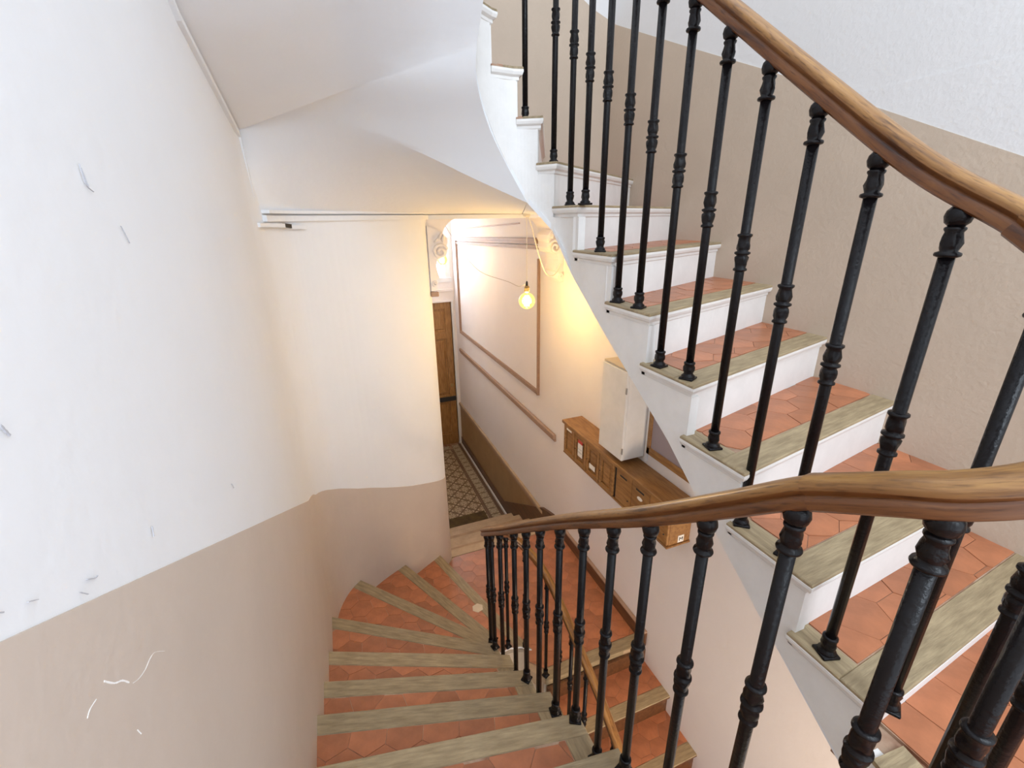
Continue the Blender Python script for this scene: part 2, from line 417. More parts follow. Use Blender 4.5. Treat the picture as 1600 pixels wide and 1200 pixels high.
# transom window
win = struct(MB().bbox((DX0, YE - .02, -.95), (DX1 + .03, YE + .03, -.88)).bbox((DX1 - .07, YE - .01, -.95), (DX1 + .01, YE + .03, .14)).bbox((DX0, YE - .01, -.95), (DX0 + .08, YE + .03, .14)).bbox((DX0, YE - .01, .07), (DX1, YE + .03, .14)).bbox((1.30, YE, -.95), (1.345, YE + .03, .14)).obj('window_1', 'white_wall'))
MB().box((DX0 + .06, YE + .04, -.90), (1.31, YE + .05, .10)).obj('pane', 'pane', win)
MB().box((1.335, YE + .04, -.90), (DX1 - .05, YE + .05, .10)).obj('pane', 'pane', win)
# door with panels
door = MB()
door.box((DX0, YE + .06, ZC), (DX1, YE + .09, DZ1))
door = struct(door.obj('door_1', 'wood'))
fr = MB()
for x0, x1 in ((DX0, DX0 + .10), (1.29, 1.40), (DX1 - .11, DX1)): fr.bbox((x0, YE + .035, ZC), (x1, YE + .07, DZ1))
fr.obj('stile', 'wood', door)
for z0, z1 in ((DZ1 - .12, DZ1), (-1.90, -1.78), (-3.06, -2.93), (ZC, ZC + .2)):
    MB().bbox((DX0, YE + .036, z0), (DX1, YE + .07, z1)).obj('rail', 'wood', door)
for z0, z1 in ((-1.74, -1.43), (-2.89, -1.94), (-3.66, -3.10)):
    for x0, x1 in ((DX0 + .13, 1.26), (1.43, DX1 - .14)):
        MB().bbox((x0, YE + .045, z0), (x1, YE + .07, z1), .012).obj('panel', 'wood', door)
MB().bbox((DX1 - .30, YE + .0, -3.04), (DX1 - .005, YE + .04, -2.96), .01).obj('lock', 'ink', door)['label'] = 'black rim lock across the door'
MB().bbox((DX1 - .085, YE + .022, -2.78), (DX1 - .03, YE + .04, -2.72), .004).obj('escutcheon', 'brass', door)
struct(MB().bbox((DX1, YE - .02, ZC), (DX1 + .03, YE + .05, DZ1 + .02)).obj('trim_2', 'white_wall'))

# ------------------------------------------------------------------ corridor floor
floor = struct(MB().box((.6, 4.7, ZC - .12), (XR + .05, YE + .1, ZC - .006)).obj('floor', 'grout'))
def tile_prism(poly, z, parent, m, name='tile', th=0.012, origin=None, rz=0.0):
    poly = clean(poly)
    if len(poly) < 3 or abs(parea(poly)) < 0.00025: return None
    cx = sum(p[0] for p in poly)/len(poly); cy = sum(p[1] for p in poly)/len(poly)
    if origin: cx, cy = origin
    ca, sa = math.cos(-rz), math.sin(-rz)
    loc = [((p[0] - cx)*ca - (p[1] - cy)*sa, (p[0] - cx)*sa + (p[1] - cy)*ca) for p in poly]
    if parea(loc) < 0: loc.reverse()
    return MB().prism(loc, -th, 0).obj(name, m, parent, loc=(cx, cy, z), rz=rz)
# field of diagonal tiles
S = 0.165; F0x, F1x, F0y, F1y = .74, 1.585, 4.82, YE - .20
g = 0.003
d = S/math.sqrt(2)
for i in range(-2, 30):
    for j in range(-2, 30):
        cx = F1x - (i - j)*d; cy = F0y + (i + j)*d - 1.2
        if not (F0x - d < cx < F1x + d and F0y - d < cy < F1y + d): continue
        r = d - g
        poly = [(cx + r, cy), (cx, cy + r), (cx - r, cy), (cx, cy - r)]
        for p, n in (((F0x, 0), (1, 0)), ((F1x, 0), (-1, 0)), ((0, F0y), (0, 1)), ((0, F1y), (0, -1))):
            poly = clip(poly, p, n)
            if not poly: break
        if poly: tile_prism(poly, ZC, floor, 'cement', origin=(cx, cy), rz=math.pi/4)
y = 4.80
while y < YE - .05:
    a, b2 = 1.635, 1.765
    tile_prism([(a, y + .003), (b2, y + .003), (b2, min(y + .137, YE)), (a, min(y + .137, YE))], ZC, floor, 'cement_border', name='border_tile', origin=((a + b2)/2, y + .07))
    y += .14
MB().box((1.59, 4.8, ZC - .01), (1.605, F1y + .02, ZC)).obj('border_strip', 'strip', floor)
MB().box((1.612, 4.8, ZC - .01), (1.630, F1y + .02, ZC)).obj('border_strip', 'strip', floor)
MB().box((1.770, 4.8, ZC - .01), (1.812, YE, ZC)).obj('border_strip', 'strip', floor)
x = .76
while x < 1.6:
    tile_prism([(x, F1y + .03), (x + .134, F1y + .03), (x + .134, F1y + .165), (x, F1y + .165)], ZC, floor, 'cement_border', name='border_tile')
    x += .14
struct(MB().bbox((1.815, 4.83, ZC - .01), (1.835, YE, ZC + .03)).obj('trim_3', 'cream'))
struct(MB().bbox((1.845, 4.83, ZC), (XR, YE, ZC + .13)).obj('baseboard_right', 'darkwood'))
# wainscot
ws = struct(yz_slab([(3.85, -3.15), (5.0, -3.80), (YE, -3.80), (YE, -3.13), (3.85, -3.13)], XR - .014, XR, 'wall_wainscot', 'ocher'))
MB().bbox((XR - .032, 3.85, -3.13), (XR, YE, -3.085), .006).obj('cap_moulding', 'stone', ws)
MB().bbox((XR - .022, 3.85, -3.165), (XR, YE, -3.14), .004).obj('bead', 'mould', ws)
# raking skirt beside the corridor steps, flat skirt on the landing
struct(yz_slab([(5.12, ZC), (5.12, -3.76), (3.86, -3.045), (3.60, -2.965), (3.60, -3.2), (3.6, ZC)], XR - .028, XR, 'baseboard_steps', 'darkwood'))
lb = struct(MB().bbox((XR - .022, 2.03, ZL - .01), (XR, 3.60, -2.985), .004).obj('baseboard_landing', 'darkwood'))
MB().bbox((XR - .03, 2.03, -2.985), (XR, 3.60, -2.965), .005).obj('cap_moulding', 'mould', lb)
# chair rail and wall panel frame
struct(MB().bbox((XR - .035, 3.60, -2.075), (XR, 7.12, -2.02), .008).bbox((XR - .02, 3.60, -2.10), (XR, 7.12, -2.075), .004).obj('trim_4', 'mould'))
pf = tag(empty('wall_panel_frame', (XR, 5.5, -1)), 'large rectangular brown moulding frame on the corridor wall', 'wall moulding')
def mould_bar(a, b, wd, nm):
    (y0, z0), (y1, z1) = a, b
    L = math.hypot(y1 - y0, z1 - z0); ny, nz = -(z1 - z0)/L, (y1 - y0)/L
    mb = MB()
    for lo, hi, dp_ in ((0, 1, .012), (.12, .52, .026), (.62, .82, .019)):
        q = [(y0 + ny*wd*lo, z0 + nz*wd*lo), (y1 + ny*wd*lo, z1 + nz*wd*lo), (y1 + ny*wd*hi, z1 + nz*wd*hi), (y0 + ny*wd*hi, z0 + nz*wd*hi)]
        mb.loft([[(XR - dp_, *p) for p in q], [(XR, *p) for p in q]])
    o = mb.obj(nm, 'mould'); o.parent = pf; o.location = (-XR, -5.5, 1)
mould_bar((7.02, -1.745), (4.01, -1.745), -.05, 'bottom_moulding')
mould_bar((4.00, -1.745), (4.00, -.36), -.045, 'side_moulding')
mould_bar((7.05, -.30), (7.05, -1.74), -.05, 'side_moulding')
mould_bar((4.06, -.17), (7.05, -.25), -.055, 'top_moulding')
mould_bar((4.03, -.235), (7.05, -.315), -.04, 'top_moulding')
struct(yz_slab([(4.5, -.035), (7.1, -.13), (7.1, -.145), (4.5, -.05)], XR - .006, XR, 'trim_5', 'mould'))

# ------------------------------------------------------------------ arch between stairwell and corridor
def profile(n=10):
    pts = [(.72, -.62)]
    for k in range(n + 1):
        a = math.pi/2*k/n
        pts.append((.99 - .17*math.cos(a)*1.0, -.15 + .165*math.sin(a)))
    return pts
left = [(.72, -.60), (.72, -.30), (.775, -.26), (.80, -.17)] + [(.995 - .165*math.cos(math.pi/2*k/9), -.14 + .155*math.sin(math.pi/2*k/9)) for k in range(1, 10)]
right = [(2*1.30 - x, z) for x, z in reversed(left)]
def band(y0, y1, name, m):
    "lintel with a rounded opening, as upper region between the profile and z=.35"
    mb = MB(); prof = left + right
    prof = [(min(x, XR + .01), z) for x, z in prof]
    rings = []
    for x, z in prof: rings.append([(x, y0, z), (x, y0, .35), (x, y1, .35), (x, y1, z)])
    mb.loft(rings); return mb.obj(name, m)
arch = struct(band(YA, YA + .28, 'wall_arch', 'peach_wall'))
def spiral_tube(c, r0, r1, turns, y, a0, sgn, n=26):
    pts = []
    for k in range(n + 1):
        t = k/n; r = r0 + (r1 - r0)*t; a = a0 + sgn*2*math.pi*turns*t
        pts.append((c[0] + r*math.cos(a), y, c[1] + r*math.sin(a)))
    return pts
def corbel(sgn, label, x0):
    c = tag(empty('corbel', (x0, YA, -.3)), label, 'corbel', 'scroll corbels of the arch')
    X = lambda dx: sgn*dx
    base = [(0, -.22), (.035, -.22), (.05, -.19), (.045, -.14), (.075, -.12), (.06, -.08), (.052, -.03), (.065, .015), (.125, .035), (.145, .07), (.135, .11), (.15, .135), (.15, .17), (.10, .22), (0, .26)]
    mb = MB(); mb.loft([[(X(x), -.03*(1 if sgn > 0 else .5), z) for x, z in base], [(X(x), .2, z) for x, z in base]]); mb.obj('bracket', 'peach_wall', c)
    mb = MB().tube([(X(p[0]), p[1], p[2]) for p in spiral_tube((.088, .072), .058, .010, 1.6, -.035, .3, 1)], .011, 6)
    mb.obj('scroll', 'peach_wall', c, True)
    mb = MB().tube([(X(p[0]), p[1], p[2]) for p in spiral_tube((.030, -.165), .022, .006, 1.3, -.033, .3, 1, 14)], .007, 6)
    mb.obj('scroll', 'peach_wall', c, True)
    if sgn > 0: MB().bbox((min(X(-.005), X(.055)), -.04, -.262), (max(X(-.005), X(.055)), .2, -.225), .004).obj('abacus', 'mould', c)
    for k, (lx, lz, an) in enumerate(((.05, .17, .7), (.085, .19, .35), (.115, .17, .05))):
        vs = []
        for t in range(7):
            u = t/6; wdt = .016*math.sin(math.pi*min(1, u*.9 + .1))
            q = (lx + math.sin(an)*u*.06, lz + math.cos(an)*u*.055 - .03)
            vs.append([(X(q[0] - wdt), -.031, q[1]), (X(q[0]), -.044, q[1] + .004), (X(q[0] + wdt), -.031, q[1]), (X(q[0]), -.026, q[1])])
        MB().loft(vs).obj('leaf', 'peach_wall', c, True)
corbel(1, 'plaster scroll corbel on the arch beside the tall curved wall', .715)
corbel(-1, 'plaster scroll corbel on the arch at the corridor wall, partly behind the white stair string', XR - .002)
# small plinth block low on the far side of the arch
struct(MB().bbox((.72, 3.95, -2.26), (.80, 4.02, -2.08), .008).obj('trim_6', 'peach_wall'))

# ------------------------------------------------------------------ soffit of the upper flight
rows = [((.9725, .33, -1.27), (1.87, .40, -1.27)), ((.9725, .643, -1.038), (1.87, .75, -1.0)), ((.9725, 1.066, -.705), (1.87, 1.3, -.68)), ((.9725, 1.487, -.427), (1.87, 1.9, -.35)), ((.9725, 1.762, -.232), (1.87, 2.6, -.1)), ((.945, 1.90, -.05), (1.87, 3.3, .03)),
        ((.86, 1.985, .07), (1.5, YA, .03))]
rows_hi = [((.594, 1.8, .59), (-.30, 2.59, .39)), ((.594, 1.6, .80), (-.30, 1.76, .56)), ((.594, 1.2, 1.05), (-.30, 1.3, .80)), ((.594, .8, 1.3), (-.30, .85, 1.08)), ((.594, .4, 1.55), (-.30, .4, 1.36))]
def at(px, py, y):
    r = _ray((px - 800)/FPX, -(py - 600)/FPX, 1); return (r*(y/r.y))[:]
def inset(p):
    x, y, z = p
    if y <= 1.80: return (x + .003, y, z - .004) if x > .785 else (x - .003, y, z - .004)
    d_ = math.hypot(x - .785, y - 1.80); k_ = .191/d_
    return (.785 + (x - .785)*k_, 1.80 + (y - 1.80)*k_, z - .004)
rows = [(inset(a), b) for a, b in rows]
rows_hi = [(inset(a), b) for a, b in rows_hi]
C0 = rows[-1][0]
crease = catmull([C0, (.66, 2.14, .176), (.45, 2.28, .292), (.20, 2.40, .395), (-.02, 2.47, .455), (-.17, 2.51, .455), (-.262, 2.55, .425), (-.30, 2.59, .39)], 4)
edge_lo = [Vector((1.5, YA + .02, .036)), Vector((1.2, YA + .02, .036)), Vector((.95, YA + .02, .036))] + [Vector((x, y, .036)) for x, y in reversed(WPATH) if y > 2.66]
edge_hi = catmull([C0, inset((.76, 1.99, .234)), inset((.675, 1.955, .368)), inset((.612, 1.86, .49)), rows_hi[0][0]], 7)
def resample(P, n):
    d = [0]
    for a, b in zip(P, P[1:]): d.append(d[-1] + (b - a).length)
    out = []
    for k in range(n):
        t = d[-1]*k/(n - 1); i = 0
        while i < len(d) - 2 and d[i + 1] < t: i += 1
        out.append(P[i].lerp(P[i + 1], (t - d[i])/((d[i + 1] - d[i]) or 1)))
    return out
NC = 29
crease, edge_lo, edge_hi = resample(crease, NC), resample(edge_lo, NC), resample(edge_hi, NC)
V, Fc = [], []
def sheet(pairs, ns, sag=0.0):
    base = len(V)
    for a, b in pairs:
        for k in range(ns):
            V.append(Vector(a).lerp(Vector(b), k/(ns - 1))[:])
    for i in range(len(pairs) - 1):
        for k in range(ns - 1):
            Fc.append((base + i*ns + k, base + i*ns + k + 1, base + (i + 1)*ns + k + 1, base + (i + 1)*ns + k))
def ruled(rw, n=4):
    out = []
    for (a0, b0), (a1, b1) in zip(rw, rw[1:]):
        for k in range(n): out.append((Vector(a0).lerp(Vector(a1), k/n), Vector(b0).lerp(Vector(b1), k/n)))
    return out + [(Vector(rw[-1][0]), Vector(rw[-1][1]))]
sheet(ruled(rows), 9); sheet(list(zip(crease, edge_lo)), 9); sheet(list(zip(edge_hi, crease)), 9); sheet(ruled(rows_hi), 9)
nv = len(V); up_ = [(p[0], p[1], p[2] + .03) for p in V]
so = struct(mesh_obj('ceiling_stair_soffit', V, Fc, 'white_wall', smooth=True))
bm = bmesh.new(); bm.from_mesh(so.data); bmesh.ops.remove_doubles(bm, verts=bm.verts, dist=.002)
bmesh.ops.recalc_face_normals(bm, faces=bm.faces)
ex = bmesh.ops.extrude_face_region(bm, geom=bm.faces[:])
for v in [g for g in ex['geom'] if isinstance(g, bmesh.types.BMVert)]: v.co.z += .025
bm.to_mesh(so.data); bm.free()
so.data.shade_smooth(); so.data.set_sharp_from_angle(angle=math.radians(28))
# cornice and trims below the soffit
def strip(name, pts, wdt, hgt, m):
    return path_sheet(name, [(p[0], p[1]) for p in pts], lambda i: pts[i][2] - hgt, lambda i: pts[i][2], -wdt, m)
cp_ = [(x, y, .035) for x, y in WPATH if y > 2.66] + [(1.0, YA - .0, .035), (1.62, YA, .035)]
struct(strip('trim_7', cp_, .022, .030, 'white_wall'))
struct(strip('trim_8', [(p[0], p[1], .060) for p in cp_], .040, .016, 'white_wall'))
tk = tag(empty('cable_trunking', (-.2, 2.75, 0)), 'white cable trunking with a dark open gap, under the stair soffit at the curved wall', 'cable trunking')
for nm, pts, m in (('trunking_cover', [(-.294, 2.60, -.0), (-.262, 2.72, -.002), (-.20, 2.84, -.006)], 'white_wall'), ('open_end', [(-.20, 2.84, -.004), (-.17, 2.885, -.010)], 'blackplastic'), ('trunking_cover', [(-.17, 2.885, -.014), (-.10, 2.965, -.018)], 'white_wall')):
    o = strip(nm, pts, .016, .020, m); o.parent = tk; o.location = (.2, -2.75, 0)
struct(MB().loft([[(XL, 1.2, .845), (XL + .014, 1.2, .845), (XL + .014, 1.2, .825), (XL, 1.2, .825)], [(XL, 1.76, .552), (XL + .014, 1.76, .552), (XL + .014, 1.76, .532), (XL, 1.76, .532)],
                  [(XL, 2.575, .385), (XL + .014, 2.575, .385), (XL + .014, 2.565, .362), (XL, 2.565, .362)], [(XL, 2.68, .03), (XL + .014, 2.68, .03), (XL + .014, 2.655, .03), (XL, 2.655, .03)]]).obj('trim_9', 'white_wall'))

# ------------------------------------------------------------------ stairs
OH = 0.022
FT = 0.140         # hex tile, flat to flat
def hexes(zone, z, parent, pale=None, rot=0.0, seed=(0.0, 0.0), gap=0.0020, m='tile'):
    "hexagonal tiles clipped to a convex zone, each an object"
    xs = [p[0] for p in zone]; ys = [p[1] for p in zone]
    cx0, cy0 = sum(xs)/len(xs), sum(ys)/len(ys)
    a = FT/math.sqrt(3); ca, sa = math.cos(rot), math.sin(rot)
    if parea(zone) < 0: zone = zone[::-1]
    n = int(max(max(xs) - min(xs), max(ys) - min(ys))/FT) + 3
    rr = (FT/2 - gap/2)/math.cos(math.pi/6)
    for i in range(-n, n + 1):
        for j in range(-n, n + 1):
            lx = FT*(i + 0.5*(j & 1)) + seed[0]; ly = a*1.5*j + seed[1]
            px, py = cx0 + lx*ca - ly*sa, cy0 + lx*sa + ly*ca
            poly = [(px + rr*math.cos(rot + math.pi/6 + k*math.pi/3), py + rr*math.sin(rot + math.pi/6 + k*math.pi/3)) for k in range(6)]
            for q in range(len(zone)):
                A, B = zone[q], zone[(q + 1) % len(zone)]
                poly = clip(poly, A, inward(A, B))
                if len(poly) < 3: break
            if len(poly) < 3 or abs(parea(poly)) < 0.0006: continue
            mm = m
            if pale and math.hypot(px - pale[0], py - pale[1]) < FT*0.5: mm = 'palet'
            o = tile_prism(poly, z + R.uniform(-.0008, .0008), parent, mm, th=0.010)
            if o and mm == 'palet': o['label'] = 'pale replacement tile among the red ones'

def step(root, k, I0, O0, I1, O1, z, ow=(), iw=(), front=.085, side=.075, body='cream', white=True, pale=None, riser_z=None, top='oak', tilem='tile', next_oh=.03):
    """one step: I0->O0 is the nosing line (inner to outer), I1->O1 the nosing line of the next step up;
    ow / iw are extra plan points along the wall and along the well."""
    P = [I0, O0, *ow, O1, I1, *iw]
    ccw = parea(P) > 0
    kinds = ['f'] + ['o']*(len(ow) + 1) + ['b'] + ['i']*(len(iw) + 1)
    if not ccw:
        P = P[::-1]; n = len(P)
        kinds = [kinds[(n - 2 - i) % n] for i in range(n)]
    d0 = {'f': 0.0, 'o': 0.012, 'b': next_oh, 'i': 0.0}
    top_poly = clean(offset(P, [d0[q] for q in kinds]), 1e-4)
    core = lambda d: offset(P, [(-d if q in 'fi' else d0[q]) for q in kinds])
    # moulded slab
    prof = [(-.050, OH + .002), (-.044, .016), (-.034, .016), (-.028, .004), (-.018, 0.0), (-.010, 0.0), (-.0095, .002)]
    tr_ = MB().loft([[(p[0], p[1], z + dz) for p in core(dd)] for dz, dd in prof]).obj('tread', body, root)
    # top boards: work on the top polygon
    T = core(.001)
    fi = kinds.index('f'); A, B = T[fi], T[(fi + 1) % len(T)]
    nf = inward(A, B)
    fp = (A[0] + nf[0]*front, A[1] + nf[1]*front)
    ang = math.atan2(B[1] - A[1], B[0] - A[0])
    fb = clip(T, fp, (-nf[0], -nf[1]))
    rest = clip(T, fp, nf)
    def board(poly, nm, an):
        poly = clean(poly)
        if len(poly) < 3 or abs(parea(poly)) < 1e-4: return
        ox, oy = poly[0]; ca, sa = math.cos(-an), math.sin(-an)
        L = [((p[0] - ox)*ca - (p[1] - oy)*sa, (p[0] - ox)*sa + (p[1] - oy)*ca) for p in poly]
        if parea(L) < 0: L.reverse()
        n_ = len(L)
        try: L2 = offset(L, [-.0025]*n_)
        except Exception: L2 = L
        MB().loft([[(p[0], p[1], -.0095) for p in L], [(p[0], p[1], -.003) for p in L], [(p[0], p[1], 0) for p in L2]]).obj(nm, top, tr_, loc=(ox, oy, z), rz=an)
    board(fb, 'nosing', ang)
    zone = rest
    if side:
        ia = [i for i, q in enumerate(kinds) if q == 'i']
        A2, B2 = T[ia[0]], T[(ia[-1] + 1) % len(T)]
        ni = inward(A2, B2)
        deep = min(0, min((T[i][0] - A2[0])*ni[0] + (T[i][1] - A2[1])*ni[1] for i in range(len(T))))
        sp_ = (A2[0] + ni[0]*(side), A2[1] + ni[1]*(side))
        rb = clip(rest, sp_, (-ni[0], -ni[1])); zone = clip(rest, sp_, ni)
        board(rb, 'return_board', math.atan2(B2[1] - A2[1], B2[0] - A2[0]))
    zone = clean(zone)
    if len(zone) >= 3 and abs(parea(zone)) > .002:
        if parea(zone) < 0: zone = zone[::-1]
        MB().prism(zone, z - .0095, z - .0025).obj('mortar_bed', 'grout', tr_)
        ins = offset(zone, [-.003]*len(zone))
        if parea(ins) > 0: hexes(clean(ins), z, tr_, pale, ang + (math.pi/6 if k % 2 else 0), (R.uniform(-.05, .05), R.uniform(-.05, .05)), m=tilem)
    # riser below the nosing
    rz_ = riser_z if riser_z is not None else z - H
    c = core(OH); A, B = c[fi], c[(fi + 1) % len(c)]
    n2 = inward(A, B)
    MB().prism([A, B, (B[0] + n2[0]*.02, B[1] + n2[1]*.02), (A[0] + n2[0]*.02, A[1] + n2[1]*.02)], rz_ - .002, z - .045).obj('riser', body, root)
    return tr_

def string(root, path, tops, bots, m, th=.03, name='string'):
    """closed stair string along a dense plan path [(x,y)], with top / bottom heights per segment or point; thickness to the right of travel"""
    mb = MB(); n = len(path); off = []
    for i in range(n):
        a, b = path[max(i - 1, 0)], path[min(i + 1, n - 1)]
        nx, ny = inward(a, b); off.append((path[i][0] - nx*th, path[i][1] - ny*th))
    for i in range(n - 1):
        zt = tops(i + .5); z0, z1 = bots(i), bots(i + 1)
        a, b, c, d_ = path[i], path[i + 1], off[i + 1], off[i]
        mb.add([(a[0], a[1], z0), (b[0], b[1], z1), (c[0], c[1], z1), (d_[0], d_[1], z0), (a[0], a[1], zt), (b[0], b[1], zt), (c[0], c[1], zt), (d_[0], d_[1], zt)],
               [(0, 3, 2, 1), (4, 5, 6, 7), (0, 1, 5, 4), (1, 2, 6, 5), (2, 3, 7, 6), (3, 0, 4, 7)])
    return mb.obj(name, m, root)
def arc(cx, cy, r, a0, a1, n):
    return [(cx + r*math.cos(math.radians(a0 + (a1 - a0)*k/n)), cy + r*math.sin(math.radians(a0 + (a1 - a0)*k/n))) for k in range(n + 1)]
def lerp_tab(tab, s):
    if s <= tab[0][0]: return tab[0][1]
    for (s0, v0), (s1, v1) in zip(tab, tab[1:]):
        if s <= s1: return v0 + (v1 - v0)*(s - s0)/(s1 - s0)
    (s0, v0), (s1, v1) = tab[-2], tab[-1]
    return v1 + (v1 - v0)/(s1 - s0)*(s - s1)
def nearest(path, p): return min(range(len(path)), key=lambda i: (path[i][0] - p[0])**2 + (path[i][1] - p[1])**2)

# --- upper flight (in view at right), nosing edge path of the well side
UP = tag(empty('stair_flight', (1.4, .4, lv(6))), 'upper stair flight with cream risers, cream string and terracotta treads, rising along the sand-coloured dado', 'staircase')
def rel(o, root):
    o.location = o.location - root.location; return o
I = {5: (.958, .325), 4: (.958, .52), 3: (.958, .746), 2: (.958, .97), 1: (.958, 1.197), 0: (.958, 1.445), -1: (.958, 1.70), -2: (.957, 1.87), -3: (.915, 1.925), -4: (.835, 1.972), -5: (.727, 1.97), -6: (.655, 1.92), -7: (.612, 1.80), -8: (.612, 1.57), -9: (.612, 1.34), -10: (.612, 1.11)}
O = {5: (XR, .40), 4: (XR, .588), 3: (XR, .905), 2: (XR, 1.205), 1: (XR, 1.50), 0: (XR, 1.835), -1: (XR, 2.20), -2: (XR, 2.62), -3: (1.40, YF), -4: (1.0, YF), -5: (.62, YF), -6: (.22, YF), -7: (XL, 2.70), -8: (XL, 2.15), -9: (XL, 1.75), -10: (XL, 1.42)}
well_u = lambda off: [(.958 + off, .30 + .01*k) for k in range(150)] + arc(.785, 1.80, .173 + off, 0, 180, 40)[1:] + [(.612 - off, 1.80 - .02*k) for k in range(1, 50)]
pathU = well_u(.016)
# inner ends really sit on the path of the nose
noseU = well_u(0.0)
idx = {k: nearest(noseU, I[k]) for k in I}
for k in I: I[k] = noseU[idx[k]]
for k in range(5, -10, -1):
    iw = [noseU[j] for j in range(idx[k - 1] - 1, idx[k], -1) if (idx[k - 1] - j) % 5 == 0 and 152 < j < 190]
    ow = [(XR, YF)] if k == -2 else ([(XL, YF)] if k == -6 else [])
    step(UP, k, I[k], O[k], I[k - 1], O[k - 1], lv(k), ow=ow, iw=iw, side=.072 if k > -3 else 0, riser_z=lv(k) - H if k != 5 else ZP)
def topU(s):
    for k in range(5, -11, -1):
        if idx[k] + 2 <= s < idx.get(k - 1, 9999) + 2: return lv(k) - .045
    return lv(6) - .045
zt_ = [(0, -1.28), (nearest(pathU, (.9725, .385)), -1.224), (nearest(pathU, (.9725, .643)), -1.038), (nearest(pathU, (.9725, .863)), -.876), (nearest(pathU, (.9725, 1.066)), -.705), (nearest(pathU, (.9725, 1.487)), -.427), (nearest(pathU, (.9725, 1.762)), -.232),
       (nearest(pathU, (.945, 1.90)), -.05), (nearest(pathU, (.86, 1.985)), .07), (nearest(pathU, (.76, 1.99)), .245), (nearest(pathU, (.675, 1.955)), .388), (nearest(pathU, (.612, 1.86)), .52), (nearest(pathU, (.596, 1.80)), .63), (nearest(pathU, (.596, 1.6)), .84), (nearest(pathU, (.596, 1.2)), 1.09)]
string(UP, pathU, topU, lambda i: lerp_tab(zt_, i), 'cream', th=.032)
for c in UP.children: rel(c, UP)

# --- platform where the two flights meet + lower flight
LO = tag(empty('stair_flight', (.15, 1.0, lv(9))), 'lower winding stair flight of terracotta treads with oak nosings beside the taupe dado', 'staircase')
LI = {6: (.62, .27), 7: (.62, .50), 8: (.62, .738), 9: (.62, .98), 10: (.62, 1.20), 11: (.62, 1.45), 12: (.62, 1.69), 13: (.62, 1.92), 14: (.645, 2.13), 15: (.735, 2.255), 16: (.985, 2.20)}
LOo = {6: (XL, .25), 7: (XL, .55), 8: (XL, .86), 9: (XL, 1.157), 10: (XL, 1.47), 11: (XL, 1.762), 12: (XL, 2.09), 13: (XL, 2.512), 14: (-.106, 2.973), 15: (.255, 3.21), 16: (.59, 3.416)}
well_l = lambda off: [(.62 - off, .27 + .01*k) for k in range(180)] + arc(.825, 2.07, .205 + off, 180, 0, 40)[1:]
noseL = well_l(0.0); pathL = well_l(.0 - .0)
idl = {k: nearest(noseL, LI[k]) for k in LI}
for k in LI: LI[k] = noseL[idl[k]]
for k in range(7, 17):
    iw = [noseL[j] for j in range(idl[k - 1] + 1, idl[k]) if j > 182 and j % 5 == 0]
    ow = [p for p in WPATH if LOo[k - 1][1] + .03 < p[1] < LOo[k][1] - .03 and LOo[k][1] > 2.45][::-1]
    tr16 = step(LO, k, LI[k], LOo[k], LI[k - 1], LOo[k - 1], lv(k), ow=ow, iw=iw, side=.085 if k < 14 else (.07 if k < 16 else 0), front=.080)
pt_ = tile_prism([(.728 + .046*math.cos(.3 + q*math.pi/3), 2.70 + .046*math.sin(.3 + q*math.pi/3)) for q in range(6)], lv(16) + .0014, tr16, 'palet')
pt_['label'] = 'small pale hexagonal tile among the red ones'
def topL(s):
    for k in range(7, 17):
        if idl[k - 1] - 2 <= s < idl[k] - 2: return lv(k) - .045
    return ZL - .05
zl_ = [(0, -1.60), (idl[8], -1.90), (idl[12], -2.62), (idl[14], -2.95), (idl[16], -3.35), (len(pathL), -3.45)]
sp_l = [(p[0], p[1]) for p in well_l(-.014 + .0)]
string(LO, sp_l, topL, lambda i: lerp_tab(zl_, i), 'lowstring', th=-.03)
for c in LO.children: rel(c, LO)

# platform slab around the near end of the well
pl = struct(MB().prism([(XL, -1.2), (XR, -1.2), (XR, .50), (.985, .40)] + arc(.79, .33, .195, 0, -180, 12) + [(.62, .29), (XL, .27)], ZP - .12, ZP - .012).obj('floor_platform', 'grout'))
def poly_floor(poly, z, parent, rot=0, pale=None): hexes(poly, z, parent, pale, rot)
for zone in ([(XL + .02, -.9), (.55, -.9), (.55, .16), (XL + .02, .16)], [(.57, -.9), (XR - .01, -.9), (XR - .01, .055), (.57, .055)], [(1.06, .07), (XR - .01, .07), (XR - .01, .43), (1.06, .365)]):
    MB().prism(zone, ZP - .012, ZP - .003).obj('mortar_bed', 'grout', pl)
    hexes(offset(zone, [-.003]*4), ZP, pl, None, .1)
MB().prism([(XL, .165), (.56, .165), (.62, .27), (XL, .27)], ZP - .012, ZP).obj('nosing', 'oak', pl)
rim = arc(.79, .33, .17, -5, -175, 16); rim2 = arc(.79, .33, .262, -175, -5, 16)
for a, b2, c, d_ in zip(rim, rim[1:], rim2[::-1][1:], rim2[::-1]):
    pass
MB().prism(rim + rim2, ZP - .012, ZP + .0005).obj('return_board', 'oak', pl)
rp_ = arc(.79, .33, .180, 0, -180, 24)
string(pl, rp_, lambda s: ZP - .008, lambda i: ZP - .26, 'cream', th=-.03)

